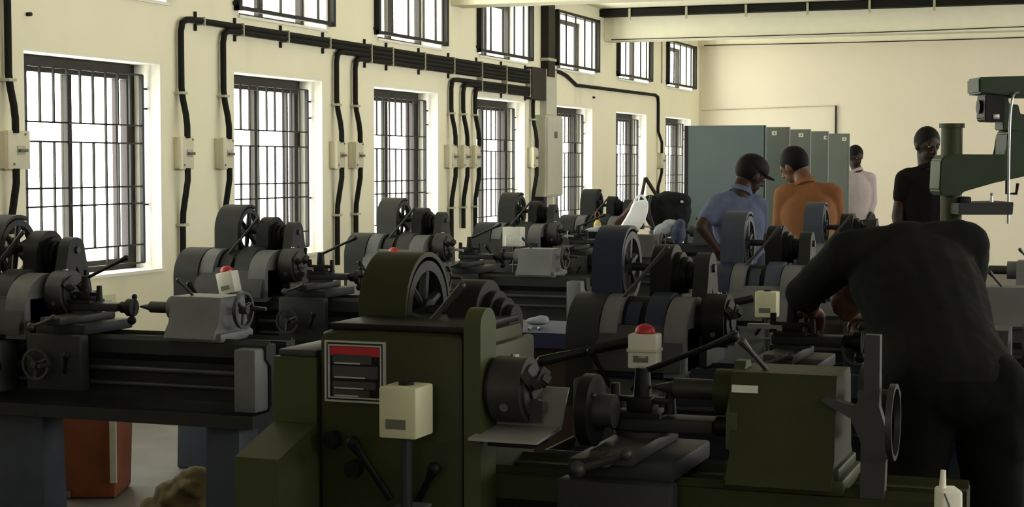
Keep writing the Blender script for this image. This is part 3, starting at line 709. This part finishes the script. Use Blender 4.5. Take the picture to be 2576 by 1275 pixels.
# orange bin, rag pile on the floor
g = ground(192, 7.6)
t = thing('storage_bin', 'scuffed orange bin standing on the floor under the left lathe', 'bin', (g.x, g.y, 0), YAW)
mb = MB().box(-.20, .20, -.16, .16, 0, .42, bev=.02, top=(-.012, -.012))
mb.build('bin_body', 'orange', t)
MB().box(-.225, .225, -.185, .185, .42, .45, bev=.01).build('bin_rim', 'orange', t)
MB().tube([(-.13, -.19, .40), (-.145, -.195, .25), (-.135, -.19, .14)], .010, 8, smooth=1).build('handle_strap', 'clamp', t)
MB().box(.185, .215, -.20, -.185, .08, .40, bev=.003).build('corner_clip', 'panelgrey', t)
MB().box(-.075, -.03, -.19, -.172, .02, .06, bev=.003).box(-.02, .0, -.19, -.172, .01, .04).build('latch', 'boxdark', t)
g = ground(450, 7.0)
o = lumpy('rag_pile', 'rag', None, [((0, 0, .08), (.13, .10, .10)), ((.06, -.02, .16), (.09, .08, .07)), ((-.10, 0, .04), (.10, .08, .05))], .06, .012, 2)
o.location = (g.x, g.y, 0); tag(o, 'heap of dull yellow cotton waste on the floor by the lathe leg', 'rags')

# ------------------------------------------------------------------ partitions
PX0, PX1 = -3.52, -2.80
ys = (13.75, 14.45, 15.45, 16.4, 17.7)
lbs = ('nearest teal partition screen, its whole face in view behind the man in blue', 'second grey-green partition screen, edge with one label showing behind the nearest',
       'third grey-green partition screen with a small label, middle of the five', 'fourth grey-green partition screen with a small label', 'farthest grey-green partition screen, beside the head of the man in the white shirt')
for k, y in enumerate(ys):
    zt = 1.83
    t = thing('partition_screen', lbs[k], 'partition', ((PX0 + PX1) / 2 + (-.05 if k == 0 else 0), y, 0), 0, 'row of steel partition screens')
    w = .36 if k else .345
    MB().box(-w, w, -.018, .018, .76, zt, bev=.004).build('panel', 'part1' if k == 0 else 'part2', t, 0)
    MB().box(-w, -w + .03, -.022, -.018, .76, zt).box(w - .012, w, -.022, -.018, .76, zt).build('edge_trim', 'dgrey' if k == 0 else 'part2', t, 0)
    for sx in (-1, 1):
        MB().box(sx * (w - .05) - .012, sx * (w - .05) + .012, -.012, .012, .02, .76).build('leg', 'panelgrey', t, 0)
    MB().box(-w + .02, w - .02, -.2, .2, 0, .02, bev=.004).build('foot_plate', 'dgrey', t, 0)
    if k:
        px = (1948, 2015, 2078, 2124)[k - 1]; c = at(px, (335, 340, 346, 350)[k - 1], Y=y - .02)
        lx = c.x - t.location.x
        l = MB().box(lx - .022, lx + .022, -.0215, -.0185, c.z - .018, c.z + .018).build('paper_label', 'label', t, 0)
        MB().box(lx - .004, lx + .008, -.0225, -.0215, c.z - .006, c.z + .008).build('label_mark', 'boxdark', l, 0)

g = ground(1768, 14.6)
t = thing('wooden_cabinet', 'small orange wooden cabinet with an open dark shelf below the teal partition', 'cabinet', (g.x, g.y, 0), YAW)
mb = MB().box(-.06, .10, -.12, .12, .66, .69).box(-.06, -.035, -.12, .12, .40, .66).box(.085, .10, -.12, .12, .40, .66).box(-.06, .10, -.12, .12, .38, .41).box(-.035, .085, .10, .12, .41, .66)
mb.build('carcass', 'wood', t, 0)
MB().box(-.02, .075, -.125, -.11, .44, .60).build('shelf_box', 'wood', t, 0)
MB().box(.0, .055, -.13, -.125, .47, .57).build('box_opening', 'black', t, 0)
for sx in (-.05, .09):
    for sy in (-.1, .1): MB().box(sx - .012, sx + .012, sy - .012, sy + .012, 0, .39).build('leg', 'wood', t, 0)
g = ground(1744, 14.3)
t = thing('paper_sack', 'pale yellow sack with a dark tied top left of the orange wooden cabinet', 'sack', (g.x, g.y, 0), YAW)
lumpy('sack_body', 'palewood', t, [((0, 0, .30), (.05, .05, .30)), ((0, 0, .50), (.04, .04, .10))], .01)
MB().ball((0, 0, .64), (.035, .035, .045)).build('tied_top', 'hair', t)

# ------------------------------------------------------------------ radial drill on the right
D = 9.95
g = ground(2392, D)
t = thing('radial_drill', 'tall green drilling machine with round capped column and heavy arm at the right', 'drilling machine', (g.x, g.y, 0), YAW)
def L(px, py, dd=0.0):
    q = D + dd; return ((px - 1288) * q / F_PX - (2392 - 1288) * D / F_PX, EYE - (py - 415) * q / F_PX)
def PL(pts, y0, y1, name, m, parent=t, bev=0):
    mb = MB().prism([L(a, b, y0) for a, b in pts], 'y', y0, y1)
    if bev: bmesh.ops.bevel(mb.bm, geom=mb.bm.edges[:], offset=bev, segments=2, affect='EDGES')
    return mb.build(name, m, parent, 25)
x0, z0 = L(2392, 322)
MB().box(-.32, .60, -.30, .32, 0, .12, bev=.02).build('base_plate', 'dgreen', t)
MB().cyl((0, 0, .12), (0, 0, z0), .063, n=28).build('column', 'green', t)
MB().cyl((0, 0, z0), (0, 0, z0 + .026), .075, n=28).build('column_cap', 'green', t)
PL([(2365, 402), (2378, 390), (2400, 388), (2528, 392), (2532, 335), (2545, 322), (2640, 320), (2700, 420), (2640, 442), (2576, 440), (2500, 460), (2425, 478), (2418, 492), (2368, 492), (2362, 478)], -.12, .12, 'arm', 'dgreen', bev=.008)
PL([(2458, 195), (2690, 188), (2690, 244), (2540, 244), (2530, 236), (2459, 236)], -.16, .10, 'top_housing', 'dgreen', bev=.01)
PL([(2475, 238), (2522, 238), (2524, 300), (2518, 307), (2478, 306), (2474, 298)], -.14, .04, 'spindle_head', 'black', bev=.006)
PL([(2532, 240), (2533, 262), (2558, 264), (2562, 288), (2590, 290), (2590, 322), (2556, 330), (2520, 326), (2520, 262), (2516, 240)], -.13, .04, 'feed_box', 'dgreen', bev=.004)
PL([(2600, 240), (2690, 240), (2690, 330), (2600, 330)], -.1, .1, 'upright', 'dgreen', bev=.006)
a_, b_ = L(2450, 270), L(2476, 270)
MB().cyl((a_[0], -.05, a_[1]), (b_[0], -.05, b_[1]), .042, .030, 20).build('feed_knob', 'black', t)
q = L(2485, 300); MB().box(q[0] - .018, q[0] + .018, -.148, -.14, q[1] - .005, q[1] + .025, bev=.002).build('name_plate', 'steel', t)
pts = [L(2535, 236), (L(2522, 240)), L(2517, 258), L(2513, 300), L(2512, 400), L(2513, 560)]
MB().tube([(p[0], -.19, p[1]) for p in pts], .008, 8, smooth=1).build('coolant_pipe', 'steel', t)
tb = PL([(2412, 512), (2550, 508), (2548, 540), (2412, 540)], -.25, .15, 'work_table', 'dgrey', bev=.004)
a_ = L(2552, 440, -.2)
MB().tube([(a_[0] - .02, -.11, a_[1] + .03), (a_[0] - .02, -.11, a_[1] - .11), (a_[0] + .03, -.13, a_[1] - .11), (a_[0] + .035, -.14, a_[1] - .05)], .010, 8).build('crank_handle', 'black', t)
a_ = L(2482, 520); MB().cyl((a_[0], -.1, a_[1]), (a_[0], -.1, a_[1] + .07), .014, .007, 12).ball((a_[0], -.1, a_[1] + .075), .010).build('table_lever', 'steel', tb)
a_ = L(2420, 515); MB().box(a_[0] - .03, a_[0] + .03, -.1, .05, a_[1], a_[1] + .05, bev=.01).build('table_clamp', 'black', tb)

# white plastic bottle low at the right, on a black stool
g = ground(2397, 2.8)
t = thing('stool', 'black stool at the bottom right carrying the white plastic can', 'stool', (g.x, g.y, 0), YAW)
MB().cyl((0, 0, .75), (0, 0, .78), .13, n=24).build('seat', 'black', t)
for k in range(4):
    a = pi / 4 + k * pi / 2; MB().cyl((cos(a) * .14, sin(a) * .14, 0), (cos(a) * .09, sin(a) * .09, .75), .012, n=8).build('leg', 'black', t)
t = thing('plastic_can', 'white plastic can with a spout at the bottom right, before the bending man', 'can', (g.x, g.y, .78), YAW)
MB().box(-.020, .018, -.025, .025, 0, .175, bev=.007, seg=3).build('can_body', 'white', t)
MB().cyl((-.011, 0, .173), (-.010, 0, .205), .006, .0045, 12).build('spout', 'white', t)
MB().tube([(-.014, -.0255, .17), (-.006, -.0255, .15), (.0, -.0255, .125)], .0013, 6).build('seam_mark', 'boxdark', t)

# ================================================================== PEOPLE
def headrot(face, up=(0, 0, 1)):
    f = Vector(face).normalized(); u = Vector(up); x = u.cross(f)
    x = x.normalized(); u2 = f.cross(x).normalized()
    # columns: local x(right ear side), y(face forward), z(up)
    return Matrix((( -x.x, f.x, u2.x), (-x.y, f.y, u2.y), (-x.z, f.z, u2.z)))
def hand(mb, w, d, n, s=1.0, curl=.5, thumb=1):
    w = Vector(w); d = Vector(d).normalized(); n = Vector(n); n = (n - d * n.dot(d)).normalized(); sd = d.cross(n) * thumb
    mb.cap(w, w + d * .03 * s, .024 * s, .026 * s, 12)
    for k, off in enumerate((-.027, -.009, .009, .026)):
        b = w + d * .03 * s + sd * off * s * .8; p0 = w + d * (.085 + .006 * (k in (1, 2))) * s + sd * off * s
        mb.cap(b, p0, .014 * s, .011 * s, 10)
        l = (.030, .034, .032, .024)[k] * s; ang = curl
        for j in range(3):
            dd = d * cos(ang) + n * sin(ang); p1 = p0 + dd * l * (1 - .18 * j)
            mb.cap(p0, p1, (.0095 - .001 * j) * s, (.0085 - .001 * j) * s, 8); p0 = p1; ang += curl * 1.1
    p0 = w + d * .02 * s - sd * .022 * s
    for j, l in enumerate((.038, .030, .024)):
        dd = (d * .75 - sd * (.65 - .3 * j) + n * (.25 + .3 * j)).normalized(); p1 = p0 + dd * l * s
        mb.cap(p0, p1, (.012 - .0012 * j) * s, (.011 - .0012 * j) * s, 8); p0 = p1

def person(label, px0, D, J, face, skin, shirt, trous, sleeve=.62, up=(0, 0, 1), hair='hair', capb=False, chest=1.0, folds=.008, waist=1.0, hands=True, hs=1.0, vox=.009):
    g = ground(px0, D); t = thing('person', label, 'person', (g.x, g.y, 0), YAW)
    def P(k):
        a, b, dy = J[k]; q = D + dy
        return Vector(((a - 1288) * q / F_PX - (px0 - 1288) * D / F_PX, dy, EYE - (b - 415) * q / F_PX))
    def G(k):
        v = J[k]; return Vector(v[1:]) if v[0] == 'm' else P(k)
    p = {k: G(k) for k in J}
    R = headrot(face, up); H = p['head']
    def hp(x, y, z): return H + R @ Vector((x, y, z)) * hs
    nk = p['neck']; pel = (p['hipL'] + p['hipR']) / 2; shm = (p['shL'] + p['shR']) / 2
    def torso(mb, e, z1=1.0, z0=0.0):
        for i in range(25):
            f = i / 24; i_ = i / 3; i0 = min(7, int(i_)); fr = i_ - i0; T = lambda a: a[i0] * (1 - fr) + a[i0 + 1] * fr
            if f > z1 or f < z0: continue
            c = shm.lerp(pel, f) + Vector((0, 0, -.02 * (1 - f)))
            lat = (p['shR'] - p['shL']).normalized().lerp((p['hipR'] - p['hipL']).normalized(), f).normalized()
            sp = (shm - pel).normalized(); fw = sp.cross(lat).normalized(); sp2 = lat.cross(fw)
            rot = Matrix((lat, fw, sp2)).transposed()
            wd = T((.135, .150, .155, .150, .142, .138, .142, .150, .152)) * (chest * (1 - f) + waist * f)
            dp = T((.085, .105, .115, .115, .108, .105, .108, .112, .110))
            mb.ball(c, (wd + e, dp + e, .085 + e * .4), rot)
        mb.cap(p['shL'].lerp(shm, .15), p['shR'].lerp(shm, .15), .062 + e, .062 + e)
        mb.cap(nk.lerp(shm, .75 if e else 0), shm, .060 + e, .075 + e)
        for s_ in 'LR': mb.cap(nk.lerp(shm, .55), p['sh' + s_].lerp(shm, .1), .045 + e, .055 + e)
    b = MB()
    b.ball(hp(0, -.012, .018), (.076 * hs, .096 * hs, .098 * hs), R, 24, 16)
    b.ball(hp(0, .030, -.045), (.052 * hs, .058 * hs, .062 * hs), R, 20, 12)
    b.ball(hp(0, .060, -.085), (.026 * hs, .024 * hs, .022 * hs), R)
    b.cap(hp(0, .086, .012), hp(0, .106, -.022), .009, .013, 10)
    for sx in (-1, 1):
        b.ball(hp(sx * .077, -.008, -.005), (.010, .022, .032), R); b.ball(hp(sx * .030, .076, .022), (.020, .014, .008), R)
        b.ball(hp(sx * .014, .096, -.026), (.009, .009, .007), R)
    b.ball(hp(0, .086, -.052), (.024, .012, .008), R)
    b.cap(hp(0, -.030, -.055), nk, .052, .058)
    torso(b, 0)
    for s_ in 'LR':
        b.cap(p['sh' + s_], p['el' + s_], .050, .040); b.cap(p['el' + s_], p['ha' + s_], .040, .027)
        b.cap(p['hip' + s_], p['kn' + s_], .085, .056); b.cap(p['kn' + s_], p['ft' + s_], .056, .038)
        f_ = p['ft' + s_]; dx = Vector(face); dx.z = 0; dx = dx.normalized() if dx.length > .1 else Vector((0, 1, 0))
        b.cap(f_ + Vector((0, 0, -.03)), f_ + dx * .15 + Vector((0, 0, -.04)), .042, .032)
        if hands:
            d = (p['ha' + s_] - p['el' + s_]).normalized()
            n = J.get('n' + s_, (0, .3, -1)); n = n[1:] if n and n[0] == 'm' else n
            hand(b, p['ha' + s_], d, n, 1.0, .45, 1 if s_ == 'R' else -1)
    remesh(b, 'body', skin, t, vox * .8, 3)
    sh = MB(); torso(sh, .014, 1.0)
    for s_ in 'LR':
        e = p['sh' + s_].lerp(p['el' + s_], min(1, sleeve)); sh.cap(p['sh' + s_], e, .068, .066 - .012 * min(1, sleeve))
        if sleeve > 1: sh.cap(p['el' + s_], p['el' + s_].lerp(p['ha' + s_], sleeve - 1), .056, .044)
    remesh(sh, 'shirt', shirt, t, vox, 4, folds)
    col_ = MB(); ax = (hp(0, -.03, -.055) - nk).normalized(); col_.ring(nk.lerp(shm, .18), ax, .072, .058, .03); col_.build('collar', shirt, t)
    tr = MB()
    tr.ball(pel + Vector((0, 0, -.01)), (.160 * waist, .125, .10))
    for s_ in 'LR': tr.cap(p['hip' + s_], p['kn' + s_], .104, .074); tr.cap(p['kn' + s_], p['ft' + s_] + Vector((0, 0, .03)), .074, .062)
    tr = remesh(tr, 'trousers', trous, t, vox * 1.3, 5, folds)
    # hair shell: upper and back skull
    hm = MB(); hm.ball((0, -.020, .028), (.083, .098, .098), None, 32, 20)
    bmesh.ops.bisect_plane(hm.bm, geom=hm.bm.verts[:] + hm.bm.edges[:] + hm.bm.faces[:], plane_co=(0, .045, .030), plane_no=(0, .72, -.70), clear_outer=True)
    bmesh.ops.holes_fill(hm.bm, edges=hm.bm.edges[:])
    bmesh.ops.transform(hm.bm, matrix=Matrix.Translation(H) @ R.to_4x4() @ Matrix.Scale(hs, 4), verts=hm.bm.verts[:])
    ho = hm.build('hair', hair, t, 60)
    if capb:
        cb_ = MB(); cb_.ball((0, -.005, .050), (.088, .105, .082), None, 28, 16)
        bmesh.ops.bisect_plane(cb_.bm, geom=cb_.bm.verts[:] + cb_.bm.edges[:] + cb_.bm.faces[:], plane_co=(0, 0, .032), plane_no=(0, .0, -1), clear_outer=True)
        bmesh.ops.holes_fill(cb_.bm, edges=cb_.bm.edges[:])
        cb_.prism([(-.055, .07), (-.06, .12), (-.035, .155), (.035, .155), (.06, .12), (.055, .07)], 'z', .034, .041)
        bmesh.ops.transform(cb_.bm, matrix=Matrix.Translation(H) @ R.to_4x4(), verts=cb_.bm.verts[:])
        cb_.build('cap', 'hair', t, 40)
    ey = MB()
    for sx in (-1, 1): ey.ball(hp(sx * .030, .078, .010), .010)
    eo = ey.build('eyes', 'eye', t)
    ir = MB()
    for sx in (-1, 1): ir.ball(hp(sx * .030, .086, .010), .0045)
    ir.build('irises', 'hair', eo)
    return t

# man in orange shirt, back to us, head bowed left
person('man in an orange shirt seen from behind, head bowed, facing the partitions', 2030, 10.6,
       dict(head=(1996, 418, .10), neck=(2022, 458, .03), shL=(1972, 492, .03), shR=(2092, 488, .0), elL=(1964, 590, .06), elR=(2112, 590, .05),
            haL=(1985, 655, .22), haR=(2095, 655, .25), hipL=(2000, 655, -.06), hipR=(2075, 655, -.08), knL=(2000, 830, -.02), knR=(2075, 830, -.02), ftL=('m', -.10, .0, .06), ftR=('m', .12, .0, .06)),
       (-.55, .62, -.42), 'skin', 'orangeshirt', 'trousers', sleeve=1.5, up=(-.3, .1, 1), chest=1.12, folds=.010)
# man in blue shirt and cap, hand on hip
person('man in a pale blue shirt and dark cap, hand on hip, leaning to the right', 1850, 10.2,
       dict(head=(1888, 440, .06), neck=(1864, 475, .02), shL=(1806, 515, -.02), shR=(1905, 520, .06), elL=(1763, 570, -.10), elR=(1915, 610, .18),
            haL=(1798, 618, -.10), haR=(1930, 640, .30), hipL=(1832, 660, -.02), hipR=(1892, 660, -.02), knL=(1835, 830, .0), knR=(1895, 830, .05), ftL=('m', -.10, .0, .06), ftR=('m', .14, .05, .06), nL=('m', .6, .4, -.6)),
       (.80, .45, -.42), 'darkskin', 'blueshirt', 'bluetrousers', sleeve=.55, up=(.3, 0, 1), capb=True, chest=1.0, folds=.012)
# man in dark shirt facing us
person('man in a dark shirt standing against the bright back wall, facing the room', 2332, 11.2,
       dict(head=(2332, 366, 0), neck=(2330, 418, .01), shL=(2276, 450, .0), shR=(2386, 450, .0), elL=(2258, 545, .0), elR=(2405, 545, .0),
            haL=(2270, 625, -.12), haR=(2390, 625, -.12), hipL=(2298, 625, 0), hipR=(2365, 625, 0), knL=(2298, 790, 0), knR=(2365, 790, 0), ftL=('m', -.10, .0, .06), ftR=('m', .10, .0, .06)),
       (.25, -.95, -.25), 'darkskin', 'darkshirt', 'trousers', sleeve=.45, chest=1.05)
# man in white shirt behind the last partition
person('man in a pale shirt half hidden behind the farthest partition', 2160, 18.4,
       dict(head=(2151, 394, 0), neck=(2154, 426, .01), shL=(2121, 449, .0), shR=(2188, 449, .0), elL=(2115, 505, .0), elR=(2194, 508, .0),
            haL=(2125, 550, -.10), haR=(2185, 552, -.12), hipL=(2141, 550, 0), hipR=(2180, 550, 0), knL=(2141, 650, 0), knR=(2180, 650, 0), ftL=('m', -.10, .0, .06), ftR=('m', .10, .0, .06)),
       (.35, -.85, -.35), 'darkskin', 'whiteshirt', 'bluetrousers', sleeve=1.5, vox=.012)
# big foreground man bending away from us
person('man in a charcoal shirt bending over a lathe, back to us, nearest person', 2400, 4.45,
       dict(head=('m', -.16, .58, 1.15), neck=('m', -.10, .44, 1.245), shL=('m', -.215, .34, 1.24), shR=('m', .125, .34, 1.27), elL=('m', -.31, .50, 1.12), elR=('m', .17, .52, 1.05),
            haL=('m', -.26, .66, 1.06), haR=('m', -.02, .74, 1.03), hipL=('m', -.085, -.01, .90), hipR=('m', .105, -.01, .90), knL=('m', -.10, .02, .48), knR=('m', .12, .0, .48), ftL=('m', -.12, -.02, .08), ftR=('m', .14, -.04, .08)),
       (-.25, .6, -.75), 'skin', 'greyshirt', 'trousers', sleeve=1.35, up=(0, .7, .7), chest=1.15, waist=1.08, folds=.014, vox=.007)

# ================================================================== LIGHT
w = bpy.data.worlds.new('sky'); bpy.context.scene.world = w; w.use_nodes = True
bg = w.node_tree.nodes['Background']; bg.inputs[0].default_value = (1.0, .985, .93, 1); bg.inputs[1].default_value = 9.0
def portal(x, y0, y1, z0, z1, rz):
    l = bpy.data.lights.new('window_portal', 'AREA'); l.shape = 'RECTANGLE'; l.size = y1 - y0; l.size_y = z1 - z0; l.cycles.is_portal = True
    o = bpy.data.objects.new('window_portal', l); C.objects.link(o); o.location = (x, (y0 + y1) / 2, (z0 + z1) / 2); o.rotation_euler = (pi / 2, 0, rz)
for a, b in low[1:] : portal(WX - TH - .02, a, b, SILL, HEAD, -pi / 2)
portal(WX - TH - .02, low[0][0], low[0][1], SILL, HEAD, -pi / 2)
for a, b in upp: portal(WX - TH - .02, a, b, USILL, UHEAD, -pi / 2)
for a, b in rlow: portal(RX + TH + .02, a, b, 1.3, 2.3, pi / 2)
for a, b in rupp: portal(RX + TH + .02, a, b, 2.5, 3.2, pi / 2)

for a, b, z0, z1 in fill_win:  # sky portal for the added opening behind the camera
    l = bpy.data.lights.new('window_portal', 'AREA'); l.shape = 'RECTANGLE'; l.size = b - a; l.size_y = z1 - z0; l.cycles.is_portal = True
    o = bpy.data.objects.new('window_portal', l); C.objects.link(o); o.location = ((a + b) / 2, YF - .27, (z0 + z1) / 2); o.rotation_euler = (pi / 2, 0, 0)
vs = bpy.context.scene.view_settings
bpy.context.scene.display_settings.display_device = 'sRGB'
vs.view_transform = 'Standard'; vs.look = 'None'; vs.gamma = 1.0; vs.exposure = 0.85; vs.use_curve_mapping = False
cy = bpy.context.scene.cycles
cy.use_denoising = True; cy.max_bounces = 8; cy.diffuse_bounces = 5; cy.glossy_bounces = 3; cy.transparent_max_bounces = 8; cy.caustics_reflective = False; cy.caustics_refractive = False
cy.sample_clamp_indirect = 8.0
